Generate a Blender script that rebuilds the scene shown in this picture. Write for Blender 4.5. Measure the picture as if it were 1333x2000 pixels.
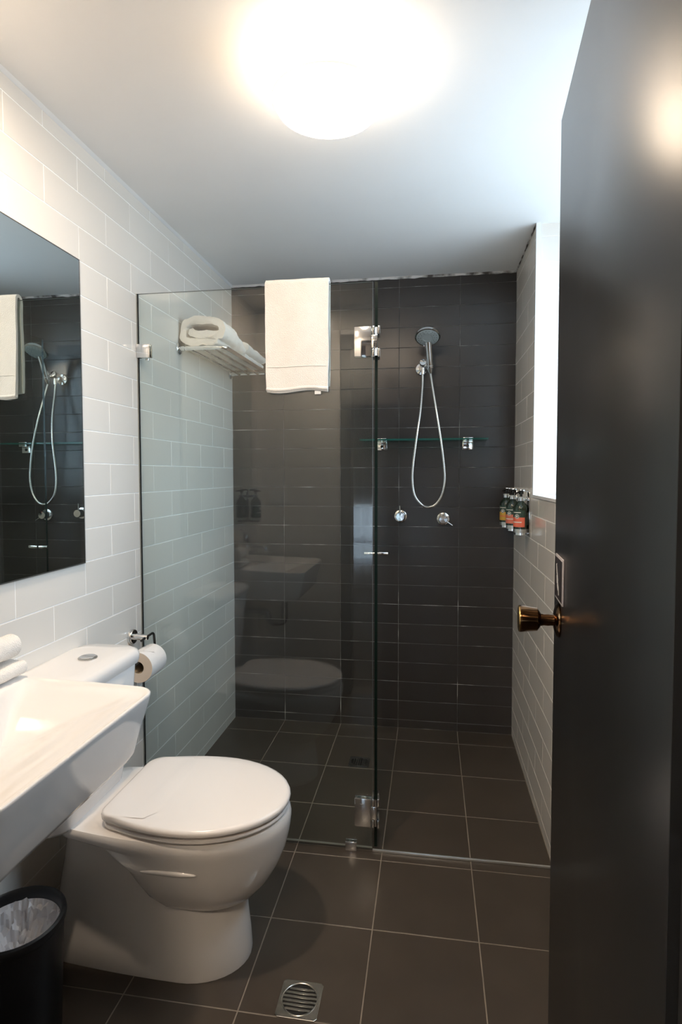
import bpy, bmesh, math, random
from mathutils import Vector, Matrix, noise
PI = math.pi
random.seed(7)
for o in list(bpy.data.objects): bpy.data.objects.remove(o, do_unlink=True)
S = bpy.context.scene
COL = S.collection

# ------------------------------------------------------------------ camera, sky, exposure
YAW, PITCH, ROLL = 0.1538, -0.0437, -0.0014
FPX, CYPX = 1125.17, 976.36
cam_d = bpy.data.cameras.new('camera'); cam = bpy.data.objects.new('camera', cam_d); COL.objects.link(cam)
cam_d.sensor_fit = 'VERTICAL'; cam_d.sensor_height = 36.0; cam_d.lens = FPX / 2000 * 36
cam_d.shift_y = -(1000 - CYPX) / 2000
cam_d.clip_start = 0.02
fw = Vector((-math.sin(YAW) * math.cos(PITCH), math.cos(YAW) * math.cos(PITCH), math.sin(PITCH)))
rt = Vector((math.cos(YAW), math.sin(YAW), 0)); up = rt.cross(fw)
r2 = rt * math.cos(ROLL) + up * math.sin(ROLL); u2 = up * math.cos(ROLL) - rt * math.sin(ROLL)
M = Matrix((r2, u2, -fw)).transposed().to_4x4(); M.translation = Vector((1.0341, -2.9361, 1.3064))
cam.matrix_world = M
S.camera = cam
S.view_settings.view_transform = 'Standard'; S.view_settings.look = 'None'
S.view_settings.gamma = 1; S.view_settings.use_curve_mapping = False
S.view_settings.exposure = 0.78
S.cycles.max_bounces = 14; S.cycles.diffuse_bounces = 9; S.cycles.glossy_bounces = 8; S.cycles.transparent_max_bounces = 24
S.cycles.denoising_input_passes = 'RGB_ALBEDO_NORMAL'; S.cycles.caustics_reflective = False; S.cycles.caustics_refractive = False
SKY = 5.4
LAMP = 9.0
DOWN = 740.0
w = bpy.data.worlds.new('sky'); S.world = w; w.use_nodes = True
bg = w.node_tree.nodes['Background']; bg.inputs[1].default_value = SKY
_n = w.node_tree.nodes; _l = w.node_tree.links      # overcast sky above, grey ground below the horizon
_tc = _n.new('ShaderNodeTexCoord'); _sx = _n.new('ShaderNodeSeparateXYZ'); _cr = _n.new('ShaderNodeValToRGB')
_mr = _n.new('ShaderNodeMapRange'); _mr.inputs['From Min'].default_value = -.04; _mr.inputs['From Max'].default_value = .04
_cr.color_ramp.elements[0].color = (.42, .50, .58, 1); _cr.color_ramp.elements[1].color = (.66, .82, 1.0, 1)
_l.new(_tc.outputs['Generated'], _sx.inputs[0]); _l.new(_sx.outputs['Z'], _mr.inputs['Value']); _l.new(_mr.outputs[0], _cr.inputs[0]); _l.new(_cr.outputs[0], bg.inputs[0])
def portal(loc, rot, sx, sy):
    l = bpy.data.lights.new('window_portal', 'AREA'); l.shape = 'RECTANGLE'; l.size = sx; l.size_y = sy
    l.cycles.is_portal = True
    o = bpy.data.objects.new('window_portal', l); o.location = loc; o.rotation_euler = rot; COL.objects.link(o)

# ------------------------------------------------------------------ room numbers (metres)
RW = 1.444            # room width
CH = 2.293            # ceiling height
FY = -2.42            # inner face of the wall with the doorway
R0 = 0.0424           # first tile course
C0 = 0.276            # first tile column
GY = -0.997           # plane of the shower screen
WY0, WY1, WZ0 = -1.70, -0.535, 1.225   # window recess
WX = 1.76             # outer plane of window recess
portal((WX + 0.03, (WY0 + WY1) / 2, (WZ0 + CH) / 2), (0, PI / 2, 0), CH - WZ0, WY1 - WY0)

# ------------------------------------------------------------------ materials
def lin(c):
    if isinstance(c, str):
        c = [int(c[i:i + 2], 16) / 255 for i in (0, 2, 4)]
        c = [x / 12.92 if x <= .04045 else ((x + .055) / 1.055) ** 2.4 for x in c]
    return (c[0], c[1], c[2], 1)
MATS = {}
def mat(name, col, rough=.5, metal=0, var=0, noise_scale=0, noise_amt=0, bump=0, bump_scale=200, coat=0, coat_r=.05, spec=.5, sss=0, rough_var=0):
    m = bpy.data.materials.new(name); m.use_nodes = True; MATS[name] = m
    nt = m.node_tree; N = nt.nodes; L = nt.links; b = N['Principled BSDF']
    b.inputs['Base Color'].default_value = lin(col); b.inputs['Roughness'].default_value = rough
    b.inputs['Metallic'].default_value = metal; b.inputs['Coat Weight'].default_value = coat
    b.inputs['Coat Roughness'].default_value = coat_r; b.inputs['Specular IOR Level'].default_value = spec
    if sss:
        b.inputs['Subsurface Weight'].default_value = sss; b.inputs['Subsurface Radius'].default_value = (.01, .008, .006)
    tc = N.new('ShaderNodeTexCoord')
    cur = None
    if var or noise_amt:
        hs = N.new('ShaderNodeHueSaturation'); hs.inputs['Color'].default_value = lin(col)
        v = None
        if var:
            oi = N.new('ShaderNodeObjectInfo'); mr = N.new('ShaderNodeMapRange')
            mr.inputs['To Min'].default_value = 1 - var; mr.inputs['To Max'].default_value = 1 + var
            L.new(oi.outputs['Random'], mr.inputs['Value']); v = mr.outputs[0]
        if noise_amt:
            nz = N.new('ShaderNodeTexNoise'); nz.inputs['Scale'].default_value = noise_scale; nz.inputs['Detail'].default_value = 4
            L.new(tc.outputs['Object'], nz.inputs['Vector'])
            m2 = N.new('ShaderNodeMapRange'); m2.inputs['From Min'].default_value = .3; m2.inputs['From Max'].default_value = .7
            m2.inputs['To Min'].default_value = 1 - noise_amt; m2.inputs['To Max'].default_value = 1 + noise_amt
            L.new(nz.outputs['Fac'], m2.inputs['Value'])
            if v is not None:
                mu = N.new('ShaderNodeMath'); mu.operation = 'MULTIPLY'; L.new(v, mu.inputs[0]); L.new(m2.outputs[0], mu.inputs[1]); v = mu.outputs[0]
            else: v = m2.outputs[0]
        L.new(v, hs.inputs['Value']); L.new(hs.outputs['Color'], b.inputs['Base Color'])
    if rough_var:
        nz = N.new('ShaderNodeTexNoise'); nz.inputs['Scale'].default_value = 9; nz.inputs['Detail'].default_value = 5
        L.new(tc.outputs['Object'], nz.inputs['Vector'])
        m3 = N.new('ShaderNodeMapRange'); m3.inputs['To Min'].default_value = max(.02, rough - rough_var); m3.inputs['To Max'].default_value = rough + rough_var
        L.new(nz.outputs['Fac'], m3.inputs['Value']); L.new(m3.outputs[0], b.inputs['Roughness'])
    if bump:
        nb = N.new('ShaderNodeTexNoise'); nb.inputs['Scale'].default_value = bump_scale; nb.inputs['Detail'].default_value = 3
        L.new(tc.outputs['Object'], nb.inputs['Vector'])
        bp = N.new('ShaderNodeBump'); bp.inputs['Strength'].default_value = bump; bp.inputs['Distance'].default_value = .003
        L.new(nb.outputs['Fac'], bp.inputs['Height']); L.new(bp.outputs[0], b.inputs['Normal'])
    return m
mat('plaster', (.88, .875, .87), .75, noise_scale=3, noise_amt=.015, bump=.02, bump_scale=60)
mat('white_tile', (.75, .715, .665), .16, var=.02, spec=.5, rough_var=.03)
mat('white_grout', (.93, .92, .90), .8, noise_scale=14, noise_amt=.05)
mat('dark_tile', (.040, .035, .0335), .27, var=.05, spec=.55)
mat('floor_tile', (.060, .048, .038), .34, var=.04, noise_scale=8, noise_amt=.08, rough_var=.07, spec=.45)
mat('floor_grout', (.24, .205, .17), .85, noise_scale=12, noise_amt=.2)
mat('ceramic', (.83, .80, .775), .08, spec=.6)
mat('seat_plastic', (.84, .80, .77), .2, spec=.5)
mat('chrome', (.78, .78, .78), .07, metal=1)
mat('brushed_steel', (.52, .51, .48), .22, metal=1, noise_scale=60, noise_amt=.06)
mat('black_chrome', (.05, .05, .05), .15, metal=.6)
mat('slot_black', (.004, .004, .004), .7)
mat('door_paint', (.014, .014, .0148), .28, spec=.5, noise_scale=2, noise_amt=.03)
mat('frame_paint', (.030, .030, .031), .35, noise_scale=6, noise_amt=.1)
mat('bronze', (.15, .075, .032), .13, metal=1, noise_scale=20, noise_amt=.25)
mat('knob_brass', (.62, .42, .16), .2, metal=1, noise_scale=20, noise_amt=.2)
mat('towel_white', (.86, .83, .79), .95, bump=.9, bump_scale=420, spec=.1, noise_scale=30, noise_amt=.02)
mat('paper', (.86, .84, .82), .95, bump=.15, bump_scale=300, spec=.1)
mat('paper_end', (.72, .63, .54), .95, bump=.2, bump_scale=500, spec=.1)
mat('card', (.42, .34, .24), .9)
mat('black_plastic', (.008, .008, .009), .38, noise_scale=30, noise_amt=.1)
mat('liner', (.72, .70, .71), .35, spec=.5, noise_scale=10, noise_amt=.08)
mat('bottle_green', (.010, .022, .010), .12, coat=.5)
mat('pump_black', (.006, .006, .006), .25)
mat('cap_silver', (.62, .61, .58), .3, metal=.9)
mat('label_coral', (.80, .17, .10), .5)
mat('label_salmon', (.70, .20, .13), .5)
mat('label_yellow', (.62, .36, .05), .5)
mat('label_dark', (.025, .06, .045), .5)
mat('label_white', (.75, .75, .70), .5)
mat('label_grey', (.12, .13, .11), .5)
mat('sign_face', (.03, .024, .026), .35)
mat('sign_edge', (.50, .47, .48), .4)
mat('sign_mark', (.62, .62, .62), .5)
mat('mirror_edge', (.10, .10, .095), .3, metal=.3)
mat('lamp_base', (.8, .8, .8), .4)
m = mat('lamp_lip', (.8, .7, .6), .4)
b = m.node_tree.nodes['Principled BSDF']; b.inputs['Emission Color'].default_value = (1, .78, .58, 1); b.inputs['Emission Strength'].default_value = .55
mat('switch_plastic', (.80, .79, .76), .3)
mat('carpet', (.10, .09, .085), .95, bump=.5, bump_scale=300)
mat('bedroom_wall', (.55, .54, .53), .8, noise_scale=3, noise_amt=.03)
mat('blind_fabric', (.16, .16, .18), .9)
mat('window_frame_white', (.8, .8, .8), .35)
mat('spray_grey', (.30, .33, .33), .25, spec=.6)
mat('hot_cap', (.78, .50, .48), .12, metal=1)
mat('hose_steel', (.70, .69, .66), .22, metal=1)
mat('tag_white', (.75, .75, .75), .6)
mat('glass_edge', (.003, .010, .008), .25, spec=.25)
mat('panel_edge', (.20, .21, .195), .3)
mat('shelf_edge', (.018, .10, .08), .1, spec=.5)
mat('aluminium', (.88, .88, .87), .33, metal=.95)

def glass(name, tint, f0=.045, grough=.004):
    m = bpy.data.materials.new(name); m.use_nodes = True; MATS[name] = m
    nt = m.node_tree; N = nt.nodes; L = nt.links; N.clear()
    out = N.new('ShaderNodeOutputMaterial'); mix = N.new('ShaderNodeMixShader')
    tr = N.new('ShaderNodeBsdfTransparent'); tr.inputs[0].default_value = (*tint, 1)
    gl = N.new('ShaderNodeBsdfGlossy'); gl.inputs['Roughness'].default_value = grough
    ge = N.new('ShaderNodeNewGeometry'); d = N.new('ShaderNodeVectorMath'); d.operation = 'DOT_PRODUCT'
    L.new(ge.outputs['Normal'], d.inputs[0]); L.new(ge.outputs['Incoming'], d.inputs[1])
    def mth(op, a, b=None):
        n = N.new('ShaderNodeMath'); n.operation = op
        for i, v in enumerate((a, b)):
            if v is None: continue
            if hasattr(v, 'node'): L.new(v, n.inputs[i])
            else: n.inputs[i].default_value = v
        return n.outputs[0]
    c = mth('ABSOLUTE', d.outputs['Value']); k = mth('POWER', mth('SUBTRACT', 1.0, c), 5.0)
    f = mth('ADD', mth('MULTIPLY', k, 1 - f0), f0)
    L.new(f, mix.inputs[0]); L.new(tr.outputs[0], mix.inputs[1]); L.new(gl.outputs[0], mix.inputs[2]); L.new(mix.outputs[0], out.inputs[0])
    return m
glass('screen_glass', (.95, .975, .965))
glass('shelf_glass', (.78, .93, .89))
glass('window_glass', (.96, .98, .98))
m = mat('mirror_silver', (.80, .87, .88), .004, metal=1)
m = mat('lamp_glow', (.9, .9, .9), .4)
b = m.node_tree.nodes['Principled BSDF']; b.inputs['Emission Color'].default_value = (1, .80, .59, 1); b.inputs['Emission Strength'].default_value = LAMP

m = mat('downlight_glow', (.9, .9, .9), .4)
b = m.node_tree.nodes['Principled BSDF']; b.inputs['Emission Color'].default_value = (1, .80, .60, 1); b.inputs['Emission Strength'].default_value = DOWN
m = mat('bedroom_glow', (.9, .9, .9), .4)
b = m.node_tree.nodes['Principled BSDF']; b.inputs['Emission Color'].default_value = (1, .80, .59, 1); b.inputs['Emission Strength'].default_value = 60
# back wall grout: dark with pale patches of scuffed white filler
m = mat('dark_grout', (.10, .094, .09), .85)
nt = m.node_tree; N = nt.nodes; L = nt.links
tc = N.new('ShaderNodeTexCoord'); nz = N.new('ShaderNodeTexNoise'); nz.inputs['Scale'].default_value = 5.5; nz.inputs['Detail'].default_value = 6
cr = N.new('ShaderNodeValToRGB'); cr.color_ramp.elements[0].position = .42; cr.color_ramp.elements[0].color = (.085, .08, .078, 1)
cr.color_ramp.elements[1].position = .70; cr.color_ramp.elements[1].color = (.7, .69, .67, 1)
e = cr.color_ramp.elements.new(.56); e.color = (.17, .165, .16, 1)
L.new(tc.outputs['Object'], nz.inputs['Vector']); L.new(nz.outputs['Fac'], cr.inputs[0]); L.new(cr.outputs[0], N['Principled BSDF'].inputs['Base Color'])
# sealant bead with mould
m = mat('mould_sealant', (.6, .6, .6), .7)
nt = m.node_tree; N = nt.nodes; L = nt.links
tc = N.new('ShaderNodeTexCoord'); nz = N.new('ShaderNodeTexNoise'); nz.inputs['Scale'].default_value = 22; nz.inputs['Detail'].default_value = 6
cr = N.new('ShaderNodeValToRGB'); cr.color_ramp.elements[0].position = .22; cr.color_ramp.elements[0].color = (.06, .05, .045, 1)
cr.color_ramp.elements[1].position = .40; cr.color_ramp.elements[1].color = (.72, .70, .69, 1)
sx = N.new('ShaderNodeSeparateXYZ'); L.new(tc.outputs['Object'], sx.inputs[0])
ma = N.new('ShaderNodeMath'); ma.operation = 'MULTIPLY'; ma.inputs[1].default_value = -.15; L.new(sx.outputs[0], ma.inputs[0])
mb_ = N.new('ShaderNodeMath'); mb_.operation = 'ADD'; L.new(ma.outputs[0], mb_.inputs[0]); L.new(nz.outputs['Fac'], mb_.inputs[1])
nz.inputs['Scale'].default_value = 14
L.new(tc.outputs['Object'], nz.inputs['Vector']); L.new(mb_.outputs[0], cr.inputs[0]); L.new(cr.outputs[0], N['Principled BSDF'].inputs['Base Color'])

# ------------------------------------------------------------------ mesh helpers
class MB:
    def __init__(s): s.v = []; s.f = []; s.mi = []
    def add(s, vs, fs, mi=0):
        o = len(s.v); s.v += [tuple(x) for x in vs]; s.f += [tuple(i + o for i in f) for f in fs]; s.mi += [mi] * len(fs); return s
    def box(s, a, b, mi=0):
        x0, y0, z0 = [min(a[i], b[i]) for i in range(3)]; x1, y1, z1 = [max(a[i], b[i]) for i in range(3)]
        return s.add([(x0, y0, z0), (x1, y0, z0), (x1, y1, z0), (x0, y1, z0), (x0, y0, z1), (x1, y0, z1), (x1, y1, z1), (x0, y1, z1)],
                     [(0, 3, 2, 1), (4, 5, 6, 7), (0, 1, 5, 4), (1, 2, 6, 5), (2, 3, 7, 6), (3, 0, 4, 7)], mi)
    def loft(s, rings, cap0=True, cap1=True, mi=0, closed=True):
        n = len(rings[0]); vs = [p for r in rings for p in r]; fs = []
        for i in range(len(rings) - 1):
            for j in range(n if closed else n - 1):
                k = (j + 1) % n; fs.append((i * n + j, i * n + k, (i + 1) * n + k, (i + 1) * n + j))
        if cap0: fs.append(tuple(range(n))[::-1])
        if cap1: fs.append(tuple((len(rings) - 1) * n + j for j in range(n)))
        return s.add(vs, fs, mi)
    def lathe(s, prof, org=(0, 0, 0), axis=(0, 0, 1), n=32, cap0=True, cap1=True, mi=0):
        ax = Vector(axis).normalized(); q = Vector((0, 0, 1)).rotation_difference(ax); o = Vector(org); R = []
        for r, h in prof: R.append([o + q @ Vector((r * math.cos(2 * PI * j / n), r * math.sin(2 * PI * j / n), h)) for j in range(n)])
        return s.loft(R, cap0, cap1, mi)
    def tube(s, path, r, n=12, mi=0, caps=True):
        P = [Vector(p) for p in path]; R = []; ref = None
        for i, p in enumerate(P):
            t = (P[min(i + 1, len(P) - 1)] - P[max(i - 1, 0)]).normalized()
            if ref is None:
                ref = Vector((0, 0, 1)) if abs(t.z) < .9 else Vector((1, 0, 0))
            ref = (ref - t * ref.dot(t)).normalized(); bi = t.cross(ref)
            rr = r[i] if isinstance(r, (list, tuple)) else r
            R.append([p + (ref * math.cos(2 * PI * j / n) + bi * math.sin(2 * PI * j / n)) * rr for j in range(n)])
        return s.loft(R, caps, caps, mi)
    def sweep(s, path, d0, d1, nx, half, mi=0):
        """thick cloth: path of (a,b) 2-D points, built by caller"""
        return s
    def build(s, name, m, parent=None, smooth=None, bevel=0, seg=2, loc=None):
        me = bpy.data.meshes.new(name); me.from_pydata(s.v, [], s.f)
        ms = m if isinstance(m, (list, tuple)) else [m]
        for k in ms: me.materials.append(MATS[k])
        for p, i in zip(me.polygons, s.mi): p.material_index = i
        bm = bmesh.new(); bm.from_mesh(me)
        bmesh.ops.recalc_face_normals(bm, faces=bm.faces)
        if bevel: bmesh.ops.bevel(bm, geom=list(bm.edges), offset=bevel, segments=seg, affect='EDGES', profile=.5, clamp_overlap=True)
        bm.to_mesh(me); bm.free()
        if smooth or bevel:
            me.shade_smooth(); me.set_sharp_from_angle(angle=math.radians(smooth or 40))
        o = bpy.data.objects.new(name, me); COL.objects.link(o)
        if parent is not None:
            o.parent = parent; o.matrix_parent_inverse = parent.matrix_basis.inverted()
        return o
def tag(o, label, cat=None, group=None, kind=None):
    o['label'] = label
    if cat: o['category'] = cat
    if group: o['group'] = group
    if kind: o['kind'] = kind
    return o
def thing(name, label, cat, loc=(0, 0, 0), group=None):
    o = bpy.data.objects.new(name, None); COL.objects.link(o); o.location = loc; o.empty_display_size = .05
    return tag(o, label, cat, group)
def struct(name, mb, m, label, cat, **k):
    o = mb.build(name, m, **k); tag(o, label, cat, kind='structure'); return o
def box(a, b): return MB().box(a, b)
def rrect_d(x0, x1, y0, y1, r, z, n=8, m=14):
    """rounded rectangle with points along its straight sides too"""
    P = rrect(x0, x1, y0, y1, r, z, n); k = n + 1; out = []
    for c in range(4):
        out += P[c * k:(c + 1) * k]; a, b_ = P[(c + 1) * k - 1], P[((c + 1) * k) % (4 * k)]
        out += [a.lerp(b_, (i + 1) / (m + 1)) for i in range(m)]
    return out
def rrect(x0, x1, y0, y1, r, z, n=8):
    P = []
    for cx, cy, a0 in ((x1 - r, y1 - r, 0), (x0 + r, y1 - r, 90), (x0 + r, y0 + r, 180), (x1 - r, y0 + r, 270)):
        for i in range(n + 1):
            a = math.radians(a0 + 90 * i / n); P.append(Vector((cx + r * math.cos(a), cy + r * math.sin(a), z)))
    return P
def smooth_path(pts, n=12):
    P = [Vector(p) for p in pts]; P = [P[0] * 2 - P[1]] + P + [P[-1] * 2 - P[-2]]; out = []
    for i in range(1, len(P) - 2):
        a, b, c, d = P[i - 1:i + 3]
        for k in range(n):
            t = k / n; out.append(.5 * ((2 * b) + (c - a) * t + (2 * a - 5 * b + 4 * c - d) * t * t + (3 * b - a - 3 * c + d) * t ** 3))
    out.append(P[-2]); return out
def bend(pts, r, n=6):
    """polyline with rounded corners"""
    P = [Vector(p) for p in pts]; out = [P[0]]
    for i in range(1, len(P) - 1):
        a = (P[i - 1] - P[i]); c = (P[i + 1] - P[i]); rr = min(r, a.length / 2.01, c.length / 2.01)
        p0 = P[i] + a.normalized() * rr; p1 = P[i] + c.normalized() * rr
        for k in range(n + 1):
            t = k / n; out.append(p0 * (1 - t) ** 2 + P[i] * 2 * t * (1 - t) + p1 * t * t)
    out.append(P[-1]); return out

# ------------------------------------------------------------------ tiles: shared mesh data per size
TM = {}
def tile_mesh(w_, h_, matn):
    k = (round(w_, 4), round(h_, 4), matn)
    if k not in TM:
        e, d = .0007, .0022; a, b_ = w_ / 2, h_ / 2
        vs = [(-a, -b_, -d), (a, -b_, -d), (a, b_, -d), (-a, b_, -d), (-a + e, -b_ + e, 0), (a - e, -b_ + e, 0), (a - e, b_ - e, 0), (-a + e, b_ - e, 0),
              (-a, -b_, -e), (a, -b_, -e), (a, b_, -e), (-a, b_, -e)]
        fs = [(4, 5, 6, 7)] + [(i, (i + 1) % 4, 8 + (i + 1) % 4, 8 + i) for i in range(4)] + [(8 + i, 8 + (i + 1) % 4, 4 + (i + 1) % 4, 4 + i) for i in range(4)]
        me = bpy.data.meshes.new('tile'); me.from_pydata(vs, [], fs); me.materials.append(MATS[matn]); TM[k] = me
    return TM[k]
def lay(parent, frame, u0, u1, v0, v1, matn, grout=.0025, tilt=.0012):
    """one tile; frame(u,v) -> point; basis from frame"""
    g = grout / 2
    if u1 - u0 < .012 or v1 - v0 < .008: return
    o = bpy.data.objects.new('tile', tile_mesh(u1 - u0 - 2 * g, v1 - v0 - 2 * g, matn)); COL.objects.link(o)
    org, U, V, Nn = frame
    R = Matrix((U, V, Nn)).transposed()
    R = R @ Matrix.Rotation(random.uniform(-tilt, tilt), 3, 'X') @ Matrix.Rotation(random.uniform(-tilt, tilt), 3, 'Y')
    mw = R.to_4x4(); mw.translation = org + U * ((u0 + u1) / 2) + V * ((v0 + v1) / 2)
    o.matrix_basis = mw; o.parent = parent
    return o
def courses(z1):
    zs = [0.0, R0]
    while zs[-1] + .1 < z1 - .004: zs.append(zs[-1] + .1)
    zs.append(z1); return list(zip(zs[:-1], zs[1:]))
def cuts(a, b, off, step):
    n0 = math.floor((a - off) / step); xs = [a]
    k = n0
    while off + k * step < b:
        x = off + k * step
        if x > a + .004 and x < b - .004: xs.append(x)
        k += 1
    xs.append(b); return list(zip(xs[:-1], xs[1:]))
X, Y, Z = Vector((1, 0, 0)), Vector((0, 1, 0)), Vector((0, 0, 1))
T = .0022   # tile stands this far in front of the grout
D = .0009   # grout depth behind the tile face

# ------------------------------------------------------------------ shell
fl = struct('floor', box((-.12, FY - .12, -.12), (WX + .1, .12, -D)), 'floor_grout', 'dark brown-grey square floor tiles with pale grout lines', 'floor')
ffr = (Vector((0, 0, 0)), X, Y, Z)
ysf = [(-.1413 - .3 * k) for k in range(9)]
yr = [0] + [y for y in ysf if y > GY] + [GY + .004]
rows = list(zip(yr[1:], yr[:-1]))
yo = [GY + .004] + [y for y in ysf if y < GY and y > FY + .02] + [FY]
rows += list(zip(yo[1:], yo[:-1]))
for y0, y1 in rows:
    for x0, x1 in cuts(0, RW, C0, .3): lay(fl, ffr, x0, x1, y0, y1, 'floor_tile', .0032, .0008)

wb = struct('wall_back', box((-.12, D, -.1), (WX + .1, .12, CH + .1)), 'dark_grout', 'charcoal rectangular tiles stacked in straight columns behind the shower', 'wall')
for z0, z1 in courses(CH):
    for x0, x1 in cuts(0, RW, C0, .3): lay(wb, (Vector((0, 0, 0)), X, Z, -Y), x0, x1, z0, z1, 'dark_tile', .0021, .0022)
wl = struct('wall_left', box((-.12, FY - .12, -.1), (-D, .12, CH + .1)), 'white_grout', 'white running-bond tiled wall carrying mirror and towel rack', 'wall')
for i, (z0, z1) in enumerate(courses(CH)):
    k = i - 1                                      # course above R0 is k = 0
    off = -1.336 if k % 2 else -1.188
    for y0, y1 in cuts(FY, 0, off, .3): lay(wl, (Vector((0, 0, 0)), Y, Z, X), y0, y1, z0, z1, 'white_tile', .0028, .0014)
mb = MB(); mb.box((RW + D, FY - .12, -.1), (WX + .1, .12, WZ0 - .02)); mb.box((RW + D, WY1 + .006, WZ0 - .02), (WX + .1, .12, CH + .1)); mb.box((RW + D, FY - .12, WZ0 - .02), (WX + .1, WY0, CH + .1))
wr = struct('wall_right', mb, 'white_grout', 'white tiled wall with a deep window recess beside the door', 'wall')
for i, (z0, z1) in enumerate(courses(CH)):
    k = i - 1; off = -.645 if k % 2 else -.49
    segs = [(FY, 0)]
    if z0 >= WZ0 - .05: segs = [(FY, WY0), (WY1, 0)]
    for s0, s1 in segs:
        for y0, y1 in cuts(s0, s1, off, .3):
            zz1 = min(z1, WZ0 - .012) if (y0 < WY1 - .01 and y1 > WY0 and z0 < WZ0) else z1
            lay(wr, (Vector((RW, 0, 0)), -Y, Z, -X), -y1, -y0, z0, zz1, 'white_tile', .0028, .0014)
    if z0 < WZ0 < z1 and z0 >= WZ0 - .05:
        for y0, y1 in cuts(WY0, WY1, off, .3): lay(wr, (Vector((RW, 0, 0)), -Y, Z, -X), -y1, -y0, z0, WZ0 - .01, 'white_tile', .0028)
    if z1 > WZ0 + .01:                              # far reveal of the window recess
        lay(wr, (Vector((0, WY1 + .0045, 0)), X, Z, -Y), RW + .016, WX - .02, max(z0, WZ0), z1, 'white_tile', .0028)
ce = MB(); ce.box((-.12, FY - .12, CH), (WX + .1, .12, CH + .12))
struct('ceiling', ce, 'plaster', 'plain white painted ceiling above the bathroom', 'ceiling')
# front wall with doorway
DX0, DX1, DH = .572, 1.252, 2.06
mb = MB(); mb.box((-.12, FY - .11, -.1), (DX0 - .03, FY - D, CH + .25)); mb.box((DX1 + .03, FY - .11, -.1), (WX + .1, FY - D, CH + .25)); mb.box((DX0 - .03, FY - .11, DH + .03), (DX1 + .03, FY - D, CH + .25))
wf = struct('wall_front', mb, 'white_grout', 'white tiled wall around the doorway, seen reflected in the shower screen', 'wall')
for i, (z0, z1) in enumerate(courses(CH)):
    off = .15 if i % 2 else .3
    segs = [(0, DX0 - .062), (DX1 + .062, RW)] if z0 < DH + .06 else [(0, RW)]
    for s0, s1 in segs:
        for x0, x1 in cuts(s0, s1, off, .3): lay(wf, (Vector((0, FY, 0)), -X, Z, Y), -x1, -x0, z0, z1, 'white_tile', .0028)
# door lining and architrave (dark)
mb = MB(); mb.box((DX0 - .03, FY - .12, 0), (DX0, FY, DH)); mb.box((DX1, FY - .12, 0), (DX1 + .03, FY, DH)); mb.box((DX0 - .03, FY - .12, DH), (DX1 + .03, FY, DH + .03))
mb.box((DX0 - .06, FY, 0), (DX0, FY + .014, DH + .06)); mb.box((DX1, FY, 0), (DX1 + .06, FY + .010, DH + .06)); mb.box((DX0, FY, DH), (DX1, FY + .014, DH + .06))
struct('trim_1', mb, 'frame_paint', 'dark grey painted door frame around the doorway', 'door frame')
# sealant beads
def bead(name, a, b, r, m, label, wob=.0, n=60):
    A, B = Vector(a), Vector(b); P = [A.lerp(B, i / n) for i in range(n + 1)]
    rr = [r * (1 + wob * noise.noise(p * 40)) for p in P]
    struct(name, MB().tube(P, rr, 8), m, label, 'trim', smooth=60)
def cove(name, a, b, d, m, label, size=.009, n=80, wob=.0):
    """triangular sealant fillet; d = horizontal direction into the room"""
    A, B = Vector(a), Vector(b); R = []
    for i in range(n + 1):
        p = A.lerp(B, i / n); k = size * (1 + wob * noise.noise(p * 30))
        R.append([p + Z * .0005, p + d * k + Z * .0005, p - Z * k])
    struct(name, MB().loft(R), m, label, 'trim')
cove('trim_2', (.0004, FY + .002, CH - .0002), (.0004, -.002, CH - .0002), X, 'window_frame_white', 'thin white sealant line along left wall and ceiling')
cove('trim_3', (.002, -.0004, CH - .0002), (RW - .002, -.0004, CH - .0002), -Y, 'mould_sealant', 'patchy mouldy sealant line along the charcoal wall top', .009, 200, .35)
bead('trim_4', (RW - .001, WY1, CH - .001), (RW - .001, -.002, CH - .001), .0035, 'mould_sealant', 'stained sealant line above the shower side wall', .8)
mb = MB(); mb.box((RW - .003, WY1 - .004, WZ0 - .008), (RW + .016, WY1 + .0045, CH)); mb.box((RW - .0028, WY0 + .002, WZ0 - .011), (WX, WY1 + .004, WZ0))
struct('trim_5', mb, 'window_frame_white', 'white edge strip and sill of the window recess', 'window trim')
# window
wx = MB()
fr = .045
for a, b_ in (((WX - .05, WY0, WZ0), (WX - .005, WY0 + fr, CH)), ((WX - .05, WY1 - fr, WZ0), (WX - .005, WY1, CH)), ((WX - .05, WY0 + fr, WZ0), (WX - .005, WY1 - fr, WZ0 + fr)), ((WX - .05, WY0 + fr, CH - fr), (WX - .005, WY1 - fr, CH)), ((WX - .045, (WY0 + WY1) / 2 - .018, WZ0 + fr), (WX - .01, (WY0 + WY1) / 2 + .018, CH - fr))): wx.box(a, b_)
w1 = struct('window_1', wx, 'window_frame_white', 'white framed window hidden behind the open door, daylight source', 'window')
for y0, y1 in ((WY0 + fr, (WY0 + WY1) / 2 - .018), ((WY0 + WY1) / 2 + .018, WY1 - fr)):
    box((WX - .03, y0, WZ0 + fr), (WX - .026, y1, CH - fr)).build('pane', 'window_glass', w1)

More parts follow.
